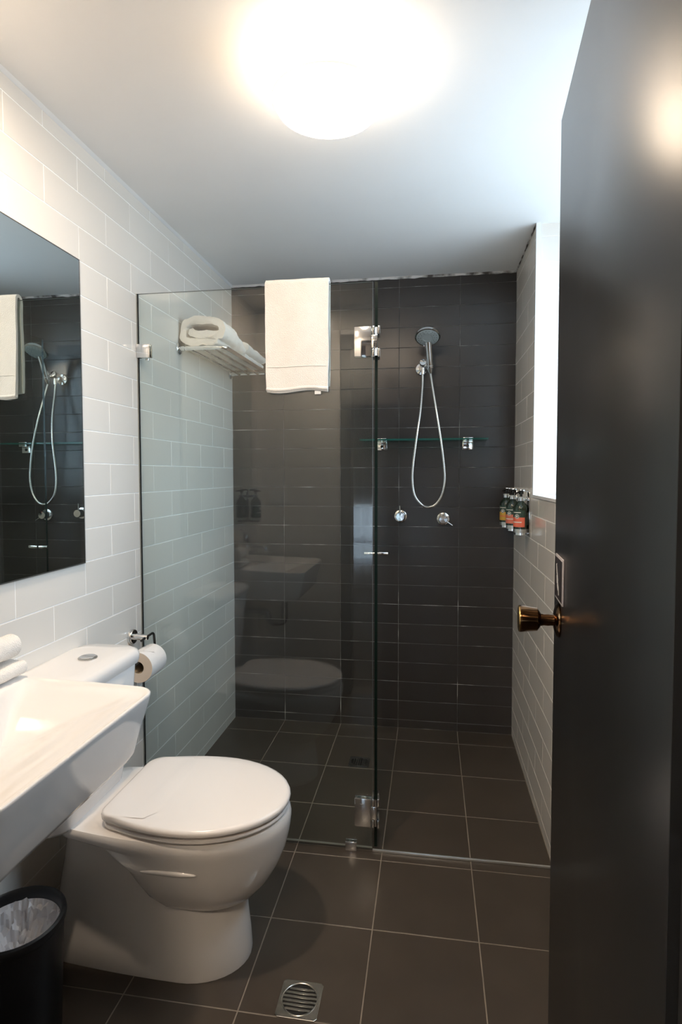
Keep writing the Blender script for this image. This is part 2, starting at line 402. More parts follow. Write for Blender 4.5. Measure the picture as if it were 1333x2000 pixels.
# bedroom behind the camera (only seen as reflections)
BX0, BX1, BY, BH = -1.4, 2.7, -5.6, 2.45
struct('floor_bedroom', box((BX0 - .1, BY - .1, -.12), (BX1 + .1, FY - .12, -.004)), 'carpet', 'grey carpet of the room beyond the doorway', 'floor')
struct('ceiling_bedroom', box((BX0 - .1, BY - .1, BH), (BX1 + .1, FY - .11, BH + .1)), 'plaster', 'white ceiling of the room beyond the doorway', 'ceiling')
struct('wall_bedroom_left', box((BX0 - .1, BY, -.1), (BX0, FY - .11, BH)), 'bedroom_wall', 'grey left wall of the room beyond the doorway', 'wall')
struct('wall_bedroom_right', box((BX1, BY, -.1), (BX1 + .1, FY - .11, BH)), 'bedroom_wall', 'grey right wall of the room beyond the doorway', 'wall')
VX0, VX1, VZ0, VZ1 = -.5, .85, .30, 2.1
mb = MB(); mb.box((BX0 - .1, BY - .1, -.1), (VX0, BY, BH)); mb.box((VX1, BY - .1, -.1), (BX1 + .1, BY, BH)); mb.box((VX0, BY - .1, -.1), (VX1, BY, VZ0)); mb.box((VX0, BY - .1, VZ1), (VX1, BY, BH))
struct('wall_bedroom_back', mb, 'bedroom_wall', 'grey window wall of the room beyond the doorway', 'wall')
mb = MB(); mb.box((BX0 - .1, FY - .125, -.1), (-.115, FY - .11, BH)); mb.box((-.115, FY - .125, CH + .2), (WX + .1, FY - .11, BH)); mb.box((WX + .095, FY - .125, -.1), (BX1 + .1, FY - .11, BH))
struct('wall_bedroom_front', mb, 'bedroom_wall', 'grey bedroom side of the bathroom wall', 'wall')
mb = MB(); mb.box((VX0, BY - .07, VZ0), (VX0 + .04, BY - .03, VZ1)); mb.box((VX1 - .04, BY - .07, VZ0), (VX1, BY - .03, VZ1)); mb.box((VX0 + .04, BY - .07, VZ0), (VX1 - .04, BY - .03, VZ0 + .04)); mb.box((VX0 + .04, BY - .07, VZ1 - .04), (VX1 - .04, BY - .03, VZ1)); mb.box((VX0 + .04, BY - .07, .52), (VX1 - .04, BY - .03, .58))
w2 = struct('window_2', mb, 'window_frame_white', 'bedroom window reflected as a pale blue strip in the screen', 'window')
box((VX0 + .04, BY - .052, VZ0 + .04), (VX1 - .04, BY - .048, VZ1 - .04)).build('pane', 'window_glass', w2)
portal(((VX0 + VX1) / 2, BY - .12, (VZ0 + VZ1) / 2), (PI / 2, 0, PI), VX1 - VX0, VZ1 - VZ0)
bl = thing('roller_blind', 'grey roller blind half lowered over the bedroom window', 'blind', ((VX0 + VX1) / 2, BY + .03, .97))
box((VX0 - .02, BY + .012, .99), (VX1 + .02, BY + .015, VZ1 + .05)).build('blind_fabric', 'blind_fabric', bl)
box((VX0 - .02, BY + .006, .97), (VX1 + .02, BY + .021, .99)).build('bottom_rail', 'window_frame_white', bl)
MB().tube([(VX0 - .02, BY + .025, VZ1 + .06), (VX1 + .02, BY + .025, VZ1 + .06)], .022, 16).build('roller', 'blind_fabric', bl, smooth=50)

m = bpy.data.materials.new('sheer'); m.use_nodes = True; MATS['sheer'] = m
N = m.node_tree.nodes; L = m.node_tree.links; N.clear()
o_ = N.new('ShaderNodeOutputMaterial'); mx = N.new('ShaderNodeMixShader'); mx.inputs[0].default_value = .75
t_ = N.new('ShaderNodeBsdfTransparent'); t2 = N.new('ShaderNodeBsdfTranslucent'); t2.inputs[0].default_value = (.75, .75, .78, 1)
L.new(t_.outputs[0], mx.inputs[1]); L.new(t2.outputs[0], mx.inputs[2]); L.new(mx.outputs[0], o_.inputs[0])
m_ = MB(); P = [Vector((VX0 - .1 + (VX1 - VX0 + .2) * i / 160, BY + .09 + .02 * math.sin(i * .55), 0)) for i in range(161)]
m_.loft([[p + Z * .03 for p in P], [p + Z * 2.25 for p in P]], False, False, closed=False)  # unseen sheet, added to dim the window's reflection in the screen
tag(m_.build('window_dimmer', 'sheer', None, smooth=60), 'added sheer curtain sheet dimming the bedroom window, not in view', 'curtain')

# ------------------------------------------------------------------ charcoal entrance door
dA = Vector((1.299, -1.653, 0)); dd = Vector((-.0740, -.9973, 0)); dn = Vector((-.9973, .0740, 0))   # dn: visible face normal (towards room)
DM = Matrix((dd, -dn, Z)).transposed().to_4x4(); DM.translation = dA
def dpt(s, n_, z): return dA + dd * s + dn * n_ + Z * z
def dbox(s0, s1, n0, n1, z0, z1):
    m_ = MB(); vs = [dpt(s, n_, z) for z in (z0, z1) for (s, n_) in ((s0, n0), (s1, n0), (s1, n1), (s0, n1))]
    return m_.add(vs, [(0, 3, 2, 1), (4, 5, 6, 7), (0, 1, 5, 4), (1, 2, 6, 5), (2, 3, 7, 6), (3, 0, 4, 7)])
dr = struct('door_1', dbox(0, .754, -.036, 0, .012, 2.04), 'door_paint', 'open charcoal painted door with a bronze knob, standing at the right', 'door', bevel=.0015, seg=2)
KS, KZ = .078, 1.012
for side in (1, -1):
    o0 = dpt(KS, 0 if side > 0 else -.036, KZ); ax = dn * side
    ro = MB().lathe([(.001, .0005), (.034, .0005), (.034, .003), (.030, .007), (.020, .010), (.014, .011)], o0, ax, 36, mi=0).build('rosette', 'bronze', dr, smooth=40)
    tag(ro, 'bronze round knob plate')
    kn = MB().lathe([(.012, .010), (.0115, .016), (.0125, .022), (.012, .030), (.0135, .036), (.020, .040), (.0235, .043), (.0255, .060), (.0275, .074), (.0272, .077)], o0, ax, 36).build('knob', 'bronze', dr, smooth=40)
    tag(kn, 'dark bronze flared door knob')
    MB().lathe([(.0272, .077), (.0262, .079), (.022, .080), (.0, .080)], o0, ax, 36, cap0=False, cap1=False).build('knob_cap', 'knob_brass', kn, smooth=40)
# sign plate on the door
sp = dbox(.036, .135, .0002, .0035, 1.052, 1.143).build('sign_plate', 'sign_edge', dr, bevel=.001)
tag(sp, 'small dark sign with pale border')
dbox(.040, .131, .0034, .0041, 1.057, 1.138).build('sign_face', 'sign_face', sp)
for (s0, z0, s1, z1, wd) in ((.060, 1.124, .066, 1.110, .006), (.064, 1.106, .070, 1.112, .004), (.070, 1.108, .082, 1.092, .005), (.066, 1.102, .070, 1.086, .006), (.076, 1.092, .090, 1.078, .006), (.090, 1.078, .094, 1.066, .006), (.074, 1.084, .084, 1.074, .004)):
    a, b_ = dpt(s0, .0043, z0), dpt(s1, .0043, z1); v = (b_ - a).normalized().cross(dn) * wd / 2
    m_ = MB(); vs = [a + v, b_ + v, b_ - v, a - v]; m_.loft([vs, [q + dn * .0004 for q in vs]])
    m_.build('sign_mark', 'sign_mark', sp)
dbox(.7541, .7556, -.036, 0, .014, 2.038).build('hinge_edge_shade', 'slot_black', dr)  # black strip standing in for the shade on the door's hinge edge
for hz in (.25, 1.75):
    h = MB().tube([dpt(.760, -.002, hz), dpt(.760, -.002, hz + .1)], .006, 12).build('hinge', 'black_chrome', dr, smooth=50)

# ------------------------------------------------------------------ shower screen (fixed) and shower door
def glass_box(mb, fr_, s0, s1, n0, n1, z0, z1):
    vs = [fr_(s, n_, z) for z in (z0, z1) for (s, n_) in ((s0, n0), (s1, n0), (s1, n1), (s0, n1))]
    mb.add(vs, [(0, 1, 5, 4), (2, 3, 7, 6)], 0); mb.add(vs, [(0, 3, 2, 1), (4, 5, 6, 7), (1, 2, 6, 5), (3, 0, 4, 7)], 1); return mb
def sfr(s, n_, z): return Vector((s, GY + n_, z))
sc = thing('shower_screen', 'fixed clear glass shower screen beside the toilet with towel over it', 'shower screen', (.42, GY, 0))
glass_box(MB(), sfr, .004, .842, -.005, .005, .014, 1.947).build('glass_panel', ['screen_glass', 'panel_edge'], sc)
def clamp(name, x0, x1, z0, z1, par, m='chrome'):
    for n0, n1 in ((-.011, -.0052), (.0052, .011)):
        box((x0, GY + n0, z0), (x1, GY + n1, z1)).build(name, m, par, bevel=.0012)
box((.0002, GY - .0055, .012), (.0040, GY + .0055, 1.947)).build('wall_seal', 'panel_edge', sc)
clamp('wall_clamp', .0006, .050, 1.722, 1.770, sc)
clamp('floor_clamp', .748, .788, .0008, .032, sc)
MB().tube([(.030, GY + .014, 1.716), (.030, GY + .014, 1.722)], .007, 12).build('clamp_screw', 'chrome', sc, smooth=50)
HX = .8535
ddir = Vector((-.181, 1.939, 0)).normalized(); dnm = Vector((-ddir.y, ddir.x, 0))
hp = Vector((HX, GY, 0))
def gfr(s, n_, z): return hp + ddir * s + dnm * n_ + Z * z
gd = thing('shower_door', 'clear glass shower door swung open edge-on into the shower', 'shower door', (HX, GY + .3, 0))
glass_box(MB(), gfr, .006, .575, -.005, .005, .014, 1.949).build('glass_leaf', ['screen_glass', 'glass_edge'], gd)
for i, (z0, z1) in enumerate(((1.700, 1.798), (.092, .190))):
    for n0, n1 in ((-.013, -.0052), (.0052, .011)):
        box((.781, GY + n0, z0), (.838, GY + n1, z1)).build('hinge_plate', 'chrome', sc, bevel=.001)
    zc = (z0 + z1) / 2
    hb = MB().box((.838, GY - .011, zc - .022), (HX + .004, GY - .001, zc + .022)).build('hinge_block', 'chrome', sc, bevel=.002)
    # knuckles on the door leaf, two above each other on both faces
    for q0, q1 in ((z0 - .002, zc - .024), (zc + .024, z1 + .002)):
        for sg in (-1, 1):
            m_ = MB(); vs = [gfr(s, n_ * sg, z) for z in (q0, q1) for (s, n_) in ((-.012, .0055), (.045, .0055), (.045, .0125), (-.012, .0125))]
            m_.add(vs, [(0, 3, 2, 1), (4, 5, 6, 7), (0, 1, 5, 4), (1, 2, 6, 5), (2, 3, 7, 6), (3, 0, 4, 7)])
            m_.build('hinge_leaf', 'chrome', gd, bevel=.001)
    MB().tube([(HX, GY - .006, z0 + .002), (HX, GY - .006, z1 - .002)], .0045, 12).build('hinge_pin', 'chrome', sc, smooth=50)
kz, ks = .968, .52
for sg in (-1, 1):
    MB().lathe([(.0065, .005), (.0065, .012), (.0078, .013), (.0078, .050), (.0070, .0512), (.0, .0512)], gfr(ks, 0, kz), dnm * sg, 20, cap1=False).build('handle_knob', 'chrome', gd, smooth=40)
st = tag(MB().box((.8425, GY - .003, .0003), (RW - .004, GY + .004, .0085)).build('threshold_strip', 'aluminium', None, bevel=.0012), 'thin polished metal strip across the shower doorway floor', 'floor strip')

# ------------------------------------------------------------------ cloth helper: thick sheet swept along an axis
def cloth(path, th, axis_pts, amp=.002, ns=7.0, end_round=.4, seed=0):
    """path: 2-D centreline [(a,b)], axis_pts: list of (pos, to3d) ; returns MB. to3d(a,b) -> Vector"""
    P = [Vector((a, b_)) for a, b_ in path]; n = len(P); L_, R_ = [], []
    for i in range(n):
        t = (P[min(i + 1, n - 1)] - P[max(i - 1, 0)]).normalized(); nn = Vector((-t.y, t.x))
        h = th / 2
        L_.append(P[i] + nn * h); R_.append(P[i] - nn * h)
    te = (P[-1] - P[-2]).normalized(); t0 = (P[0] - P[1]).normalized()
    ring = L_ + [P[-1] + te * th * end_round + (L_[-1] - P[-1]) * .6, P[-1] + te * th * end_round - (L_[-1] - P[-1]) * .6] + R_[::-1] + [P[0] + t0 * th * end_round + (R_[0] - P[0]) * .6, P[0] + t0 * th * end_round - (R_[0] - P[0]) * .6]
    rings = []
    for k, (f, sh) in enumerate(axis_pts):
        rg = []
        c = sum(ring, Vector((0, 0))) / len(ring)
        for j, q in enumerate(ring):
            v = f(q.x, q.y); d = Vector((noise.noise(v * ns * 2 + Vector((seed, 0, 0))), noise.noise(v * ns * 2 + Vector((0, seed + 5, 3))), noise.noise(v * ns * 2 + Vector((9, 1, seed)))))
            d += .4 * Vector((noise.noise(v * ns * 7), noise.noise(v * ns * 7 + Vector((4, 4, 4))), noise.noise(v * ns * 7 + Vector((7, 2, 1)))))
            rg.append(v + d * amp)
        rings.append(rg)
    return MB().loft(rings)
def densify(path, n=6):
    out = []
    pts = smooth_path([(a, b_, 0) for a, b_ in path], n)
    return [(p.x, p.y) for p in pts]

# towel hung over the screen
fz = 1.592; bz = 1.615
pth = [(-.0155, fz), (-.0165, 1.625), (-.0155, 1.69), (-.0145, 1.78), (-.0140, 1.87), (-.0142, 1.935), (-.0120, 1.956), (0, 1.963), (.012, 1.956), (.0145, 1.935), (.0145, 1.85), (.0165, 1.76), (.019, 1.68), (.020, bz)]
pth = densify(pth, 6)
ht = thing('hand_towel', 'white hand towel draped over the top of the glass screen', 'towel', (.585, GY, 1.595))
x0, x1 = .476, .694; nn_ = 34
def hx(i):
    t = i / nn_; c = 2 * t - 1
    def f(a, b_):
        # slightly narrower at the bottom, sides a little wavy, rounded ends
        wob = .003 * noise.noise(Vector((t * 3, b_ * 9, 2)))
        xx = .585 + c * .5 * (x1 - x0) * (1 - .035 * max(0, (1.72 - b_) / .13) * (1 if c < 0 else .2)) + wob
        th = 1 + (.0 if abs(c) < .97 else 0)
        sag = -.004 * math.sin(t * PI * 2.2) * max(0, (1.70 - b_) / .11)
        return Vector((xx, GY + a + .0035 * noise.noise(Vector((xx * 14, b_ * 6, a * 30))), b_ + sag))
    return (f, 0)
cloth(pth, .0115, [hx(i) for i in range(nn_ + 1)], .0012, 9).build('towel_cloth', 'towel_white', ht, smooth=80)
# woven band near the hem and fold over the hem
for zz, hh in ((1.672, .0022),):
    vs = []; 
    m_ = MB().tube([hx(i)[0](-.0220, zz) for i in range(1, nn_)], .0016, 6); m_.build('woven_band', 'towel_white', ht, smooth=80)
m_ = MB().tube([hx(i)[0](-.0190, 1.598) for i in range(0, nn_ + 1)], .0065, 8); m_.build('hem', 'towel_white', ht, smooth=80)
box((.647, GY - .018, 1.578), (.668, GY - .016, 1.594)).build('care_tag', 'tag_white', ht)

# ------------------------------------------------------------------ towel rack
RZ = 1.828
rk = thing('towel_rack', 'chrome hotel towel rack with bars on the left wall inside the shower', 'towel rack', (.1, -.35, RZ))
Y0, Y1, XR = -.648, -.052, .203
for yy in (Y0 - .012, Y1 + .012):
    MB().lathe([(.024, .0004), (.024, .006), (.020, .009), (.010, .010), (.010, .030)], (0, yy, RZ), (1, 0, 0), 28).build('wall_flange', 'chrome', rk, smooth=40)
fp = bend([(.012, Y0 - .012, RZ), (XR, Y0 - .012, RZ), (XR, Y1 + .012, RZ), (.012, Y1 + .012, RZ)], .025, 8)
MB().tube(fp, .0085, 14).build('frame', 'chrome', rk, smooth=50)
for xx in (.055, .104, .153):
    MB().tube([(xx, Y0 - .010, RZ - .003), (xx, Y1 + .010, RZ - .003)], .0055, 12).build('bar', 'chrome', rk, smooth=50)
# rolled towel at the near end and a flat folded one behind it
bz0 = RZ + .0135
pth = densify([(.150, .016), (.10, .015), (.050, .014), (.024, .020), (.016, .045), (.020, .078), (.040, .098), (.075, .104), (.115, .100), (.155, .094), (.180, .078), (.184, .056), (.172, .042), (.140, .040), (.105, .043), (.075, .046), (.055, .052)], 5)
ra = []
for i in range(27):
    t = i / 26; yy = -.655 + .285 * t
    def f(a, b_, yy=yy, t=t):
        h = 1 - .40 * max(0, t - .35) / .65
        return Vector((a + .004 + .004 * math.sin(t * 5), yy + .004 * noise.noise(Vector((a * 30, b_ * 30, 1))), bz0 + b_ * h))
    ra.append((f, 0))
tag(cloth(pth, .031, ra, .008, 12).build('bath_towel', 'towel_white', None, smooth=80), 'white towel folded into a loop at the near end of the rack', 'towel', 'towels on the rack')
pth = densify([(.175, .014), (.12, .013), (.06, .013), (.026, .018), (.024, .032), (.05, .040), (.11, .042), (.165, .042), (.186, .048), (.182, .062), (.14, .066), (.08, .067), (.04, .066)], 5)
ra = []
for i in range(25):
    t = i / 24; yy = -.355 + .285 * t
    def f(a, b_, yy=yy, t=t): return Vector((a + .004, yy + .003 * noise.noise(Vector((a * 30, b_ * 30, 4))), bz0 + b_ * (1 - .15 * t)))
    ra.append((f, 0))
tag(cloth(pth, .024, ra, .004, 11, seed=3).build('bath_towel', 'towel_white', None, smooth=80), 'flat folded white towel at the far end of the rack', 'towel', 'towels on the rack')

# ------------------------------------------------------------------ ceiling lamp
def oyster(LX, LY, label, CH=CH, glow='lamp_glow'):
    lp = thing('ceiling_lamp', label, 'lamp', (LX, LY, CH))
    MB().lathe([(.088, -.0003), (.090, -.060), (.084, -.064)], (LX, LY, CH), (0, 0, 1), 48).build('base_ring', 'lamp_base', lp, smooth=40)
    MB().lathe([(.086, -.058), (.118, -.062), (.130, -.068), (.1335, -.080), (.131, -.094), (.122, -.108), (.100, -.119), (.06, -.126), (.02, -.128), (.0, -.1282)], (LX, LY, CH), (0, 0, 1), 56, cap1=False).build('diffuser', glow, lp, smooth=60)
    MB().lathe([(.1335, -.084), (.1345, -.085), (.1345, -.0885), (.1330, -.0895)], (LX, LY, CH), (0, 0, 1), 56, cap0=False, cap1=False).build('diffuser_rim', 'lamp_lip', lp, smooth=60)
oyster(.785, -1.53, 'round glowing oyster lamp in view on the ceiling')
oyster(.82, -3.60, 'oyster lamp on the bedroom ceiling behind the doorway', BH, 'bedroom_glow')
dl = thing('downlight', 'small warm ceiling downlight above the basin, just out of view', 'lamp', (.35, -2.04, CH))
MB().lathe([(.036, -.0035), (.050, -.0045), (.052, -.0003), (.034, -.0003), (.0345, -.003), (.036, -.0035)], (.35, -2.04, CH), (0, 0, 1), 36, cap0=False, cap1=False).build('trim_ring', 'lamp_base', dl, smooth=40)
MB().lathe([(.034, -.0012), (0, -.0012)], (.35, -2.04, CH), (0, 0, 1), 36, cap0=False, cap1=False).build('lens', 'downlight_glow', dl)

# ------------------------------------------------------------------ mirror
mr_ = thing('wall_mirror', 'large frameless square mirror above the basin', 'mirror', (0, -1.8, 1.04))
MY0, MY1, MZ0, MZ1 = -2.30, -1.344, 1.0405, 1.942
m_ = MB(); e = .003
m_.add([(.006, MY0 + e, MZ0 + e), (.006, MY1 - e, MZ0 + e), (.006, MY1 - e, MZ1 - e), (.006, MY0 + e, MZ1 - e)], [(0, 1, 2, 3)])
mo = m_.build('mirror_glass', 'mirror_silver', mr_)
for p_ in mo.data.polygons:
    if p_.normal.x < 0: mo.data.flip_normals(); break
m_ = MB(); m_.box((.0006, MY0, MZ0), (.0055, MY1, MZ1)); 
m_.box((.0055, MY0, MZ0), (.0062, MY1, MZ0 + e)); m_.box((.0055, MY0, MZ1 - e), (.0062, MY1, MZ1)); m_.box((.0055, MY0, MZ0 + e), (.0062, MY0 + e, MZ1 - e)); m_.box((.0055, MY1 - e, MZ0 + e), (.0062, MY1, MZ1 - e))
m_.build('mirror_back', 'mirror_edge', mr_)

# ------------------------------------------------------------------ basin, tap, face towel
bs = thing('wall_basin', 'white ceramic wall-hung basin at the lower left corner', 'basin', (0, -2.0, .69))
def tilt(P): return [Vector((p.x, p.y, p.z + (.014 * (1 - p.x / .43) if p.z > .80 else 0))) for p in P]
def br(xa, xb, hy, r, z): return tilt(rrect_d(xa, xb, -2.0 - hy, -2.0 + hy, r, z, 10))
def sst(t): t = max(0, min(1, t)); return t * t * (3 - 2 * t)
def top_z(x, y, i):
    base = .833 - .006 * sst(i / .016) - .022 * sst((i - .008) / .10) - .030 * sst((i - .09) / .10)
    xl = .120 + .095 * math.exp(-((y + 2.02) / .15) ** 2)
    t = sst((xl - x) / .030 + .5) * sst((i - .004) / .012)
    return base * (1 - t) + .835 * t + .014 * (1 - x / .43)
rings = [br(.02, .33, .19, .05, .682), br(.004, .372, .222, .05, .6825), br(.0012, .392, .236, .048, .689), br(.001, .402, .241, .045, .704), br(.001, .416, .2455, .042, .76), br(.001, .4305, .2505, .04, .8115), br(.001, .4335, .2520, .04, .826)]
for i in (0, .0025, .006, .010, .015, .021, .03, .04, .05, .062, .075, .088, .10, .115, .13, .145, .16, .175, .19, .203, .211):
    P = rrect_d(.001 + i, .4335 - i, -2.252 + i, -1.748 - i, max(.04 - i * .17, .004), 0, 10)
    rings.append([Vector((p.x, p.y, top_z(p.x, p.y, i) - (.0025 if i == 0 else 0))) for p in P])
MB().loft(rings).build('basin_body', 'ceramic', bs, smooth=70)
MB().lathe([(.021, .0), (.021, .003), (.017, .005), (.0, .0055)], (.2525, -2.085, .778), (0, 0, 1), 28, cap1=False).build('waste_plug', 'chrome', bs, smooth=40)
MB().tube(bend([(.2525, -2.09, .69), (.2525, -2.09, .50), (.16, -2.09, .50), (.16, -2.09, .56), (.0005, -2.09, .56)], .03, 6), .018, 16).build('waste_trap', 'chrome', bs, smooth=50)
tp = thing('basin_tap', 'tall chrome mixer tap on the basin ledge, seen in the screen reflection', 'tap', (.062, -2.0, .838))
MB().lathe([(.024, .0), (.024, .006), (.020, .010), (.019, .10), (.020, .102), (.020, .145), (.017, .150), (.0, .151)], (.062, -2.0, .8375), (0, 0, 1), 28, cap1=False).build('tap_body', 'chrome', tp, smooth=40)
MB().tube(bend([(.075, -2.0, .915), (.165, -2.0, .925), (.175, -2.0, .905)], .015, 6), .011, 16).build('spout', 'chrome', tp, smooth=50)
MB().tube([(.062, -2.0, .990), (.062, -1.955, 1.012), (.062, -1.925, 1.022)], [.008, .006, .005], 12).build('lever', 'chrome', tp, smooth=50)
ra = []
pth = densify([(-.045, .010), (0, .008), (.040, .009), (.053, .016), (.050, .026), (.01, .027), (-.04, .028)], 5)
for i in range(15):
    def f(a, b_, t=i / 14): return Vector((.080 + a * .70, -1.872 + .115 * t, .8485 + b_))
    ra.append((f, 0))
fw_ = thing('face_washer', 'white folded face washers with a rolled one on top, on the basin corner', 'towel', (.08, -1.82, .8415))
cloth(pth, .014, ra, .002, 14, seed=2).build('folded_cloth', 'towel_white', fw_, smooth=80)
pth = densify([(.0, .0), (.008, .004), (.006, .012), (-.004, .014), (-.013, .006), (-.012, -.008), (.0, -.016), (.014, -.013), (.022, 0), (.018, .018), (0, .025), (-.018, .020), (-.026, .004), (-.020, -.016)], 4)
ra = []
for i in range(15):
    def f(a, b_, t=i / 14): return Vector((.085 + a * 1.0, -1.862 + .100 * t, .912 + b_))
    ra.append((f, 0))
cloth(pth, .010, ra, .0025, 14, seed=6).build('rolled_cloth', 'towel_white', fw_, smooth=80)

# ------------------------------------------------------------------ toilet
TC = -1.472
tl = thing('toilet', 'white ceramic toilet with closed lid beside the basin', 'toilet', (.3, TC, 0))
def dring(xb, xf, hw, z, back_r=.05, xc=None, hb=None, n=20, p=2.0):
    """D-shaped plan: elliptical front, squarish back"""
    hb = hb or hw; xc = xc if xc is not None else xb + (xf - xb) * .45; P = []
    for i in range(n + 1):
        a = -PI / 2 + PI * i / n
        ca, sa = math.cos(a), math.sin(a)
        P.append(Vector((xc + (xf - xc) * math.copysign(abs(ca) ** (2 / p), ca), TC + hw * math.copysign(abs(sa) ** (2 / p), sa), z)))
    br_ = min(back_r, hb * .95, (xc - xb) * .95)
    # side from (xc,+hw) to back corner (xb+br, +hb)
    for k in range(1, 6):
        t = k / 6; P.append(Vector((xc + (xb + br_ - xc) * t, TC + hw + (hb - hw) * (t * t), z)))
    for k in range(7):
        a = PI / 2 + PI / 2 * k / 6; P.append(Vector((xb + br_ + br_ * math.cos(a), TC + hb - br_ + br_ * math.sin(a), z)))
    for k in range(7):
        a = PI + PI / 2 * k / 6; P.append(Vector((xb + br_ + br_ * math.cos(a), TC - hb + br_ + br_ * math.sin(a), z)))
    for k in range(1, 6):
        t = 1 - k / 6; P.append(Vector((xc + (xb + br_ - xc) * t, TC - hw - (hb - hw) * (t * t), z)))
    return P
m_ = MB()
m_.loft([dring(.012, .556, .119, .0005, .06, .40, .105), dring(.010, .557, .120, .012, .06, .40, .106), dring(.012, .553, .117, .06, .06, .40, .104), dring(.02, .545, .110, .13, .06, .40, .10), dring(.03, .530, .104, .20, .06, .39, .098), dring(.045, .50, .104, .27, .06, .37, .10), dring(.06, .45, .112, .34, .06, .33, .11), dring(.075, .42, .12, .385, .06, .3, .12)])
m_.loft([dring(.37, .530, .060, .160, .05), dring(.345, .552, .085, .170, .06), dring(.315, .585, .115, .195, .07), dring(.29, .614, .140, .23, .08), dring(.268, .637, .158, .27, .09, .42), dring(.25, .653, .170, .31, .09, .41), dring(.225, .661, .177, .34, .08, .40), dring(.17, .665, .181, .358, .07, .40, .150), dring(.105, .667, .183, .370, .05, .40, .150), dring(.085, .668, .185, .382, .045, .40, .158), dring(.083, .668, .185, .398, .045, .40, .162), dring(.087, .664, .181, .406, .045, .40, .158), dring(.11, .63, .16, .408, .05, .40, .135)])
pan = m_.build('pan', 'ceramic', tl, smooth=55)
# moulded finger ledge under the rim on the near side
m_ = MB()
for i in range(1): pass
R_ = [Vector((.325 + .15 * i / 20, TC - (.1735 if .325 + .15 * i / 20 < .41 else .1735 * math.sqrt(1 - ((.325 + .15 * i / 20 - .41) / .245) ** 2)) + .0015, .326 + .004 * math.sin(PI * i / 20))) for i in range(21)]
MB().tube(R_, [max(.0004, .0078 * math.sin(PI * i / 20) ** .4) for i in range(21)], 12).build('pan_ledge', 'ceramic', pan, smooth=70)
st_ = dict(back_r=.040, xc=.42, hb=.156)
MB().loft([dring(.215, .650, .176, .4115, **st_), dring(.208, .660, .185, .4135, **st_), dring(.207, .662, .1865, .418, **st_), dring(.209, .659, .184, .4225, **st_), dring(.225, .640, .165, .4235, **st_)]).build('seat', 'seat_plastic', tl, smooth=50)
MB().loft([dring(.206, .657, .182, .4285, **st_), dring(.200, .664, .1885, .431, **st_), dring(.199, .666, .190, .438, **st_), dring(.201, .663, .1875, .4445, **st_), dring(.208, .654, .180, .4475, **st_), dring(.23, .62, .15, .4495, **st_), dring(.29, .53, .09, .451, **st_)]).build('lid', 'seat_plastic', tl, smooth=50)
for sg in (-1, 1):
    MB().tube([(.196, TC + sg * .075 - .02, .422), (.196, TC + sg * .075 + .02, .422)], .011, 14).build('hinge', 'seat_plastic', tl, smooth=50)
def cis(x1, hy, r, z, bulge=.012):
    CC = -1.514; P = rrect(.0008, x1, CC - hy, CC + hy, r, z, 8)
    return [Vector((p.x + bulge * (1 - ((p.y - CC) / hy) ** 2) * (p.x / x1), p.y + math.copysign(.008, p.y - CC) * (abs(p.y - CC) / hy) * math.sin(PI * min(1, max(0, p.x / x1))), p.z)) for p in P]
ci = MB().loft([cis(.125, .145, .035, .400), cis(.133, .152, .035, .412), cis(.150, .158, .035, .50), cis(.166, .163, .035, .62), cis(.174, .166, .035, .748), cis(.170, .162, .035, .752)]).build('cistern', 'ceramic', tl, smooth=50)
MB().loft([cis(.174, .166, .035, .7535), cis(.181, .172, .036, .756), cis(.184, .174, .037, .766), cis(.185, .1745, .038, .780), cis(.181, .172, .038, .790), cis(.171, .164, .036, .7955), cis(.135, .12, .03, .798)]).build('cistern_lid', 'ceramic', ci, smooth=50)
fb = MB().lathe([(.0255, .0), (.0255, .003), (.0235, .0042), (.0, .0042)], (.095, -1.482, .7975), (0, 0, 1), 30, cap1=False).build('flush_button', 'brushed_steel', ci, smooth=40)
for sg in (-1, 1):
    R_ = []
    for k in range(17):
        a = -PI / 2 + PI * k / 16
        R_.append(Vector((.095 + .021 * math.sin(a), -1.482 + sg * (.0015 + .0195 * math.cos(a)), .8015)))
    MB().loft([R_, [q + Vector((0, 0, .0022)) for q in R_]]).build('button_half', 'chrome', ci)

# ------------------------------------------------------------------ toilet roll holder and roll
th_ = thing('toilet_roll_holder', 'chrome hook holder for the toilet roll on the left wall', 'paper holder', (0, -1.077, .741))
MB().lathe([(.026, .0004), (.026, .010), (.024, .013), (.012, .014)], (0, -1.077, .741), (1, 0, 0), 30).build('wall_flange', 'chrome', th_, smooth=40)
MB().lathe([(.011, .012), (.010, .060), (.009, .063), (0, .0635)], (0, -1.077, .741), (1, 0, 0), 20, cap1=False).build('post', 'chrome', th_, smooth=40)
MB().tube(bend([(.057, -1.112, .738), (.057, -1.077, .741), (.059, -1.026, .745), (.064, -1.024, .673), (.064, -1.165, .673)], .014, 8), .0042, 12).build('hook', 'black_chrome', th_, smooth=50)
tr_ = thing('toilet_roll', 'white toilet roll hanging beside the cistern', 'toilet roll', (.064, -1.09, .62))
RX, RZc, Ra, Rb = .064, .6575, .0205, .0515
RY0, RY1 = -1.150, -1.044
MB().lathe([(Rb, 0), (Rb, RY1 - RY0)], (RX, RY0, RZc), (0, 1, 0), 48, cap0=False, cap1=False).build('paper', 'paper', tr_, smooth=60)
for yy in (RY0, RY1): MB().lathe([(Ra, 0), (Rb, 0)], (RX, yy, RZc), (0, 1, 0), 48, cap0=False, cap1=False).build('paper_end', 'paper_end', tr_)
MB().lathe([(Ra, 0), (Ra, RY1 - RY0)], (RX, RY0, RZc), (0, 1, 0), 32, cap0=False, cap1=False).build('cardboard_core', 'card', tr_, smooth=60)
m_ = MB(); a0 = math.radians(62)
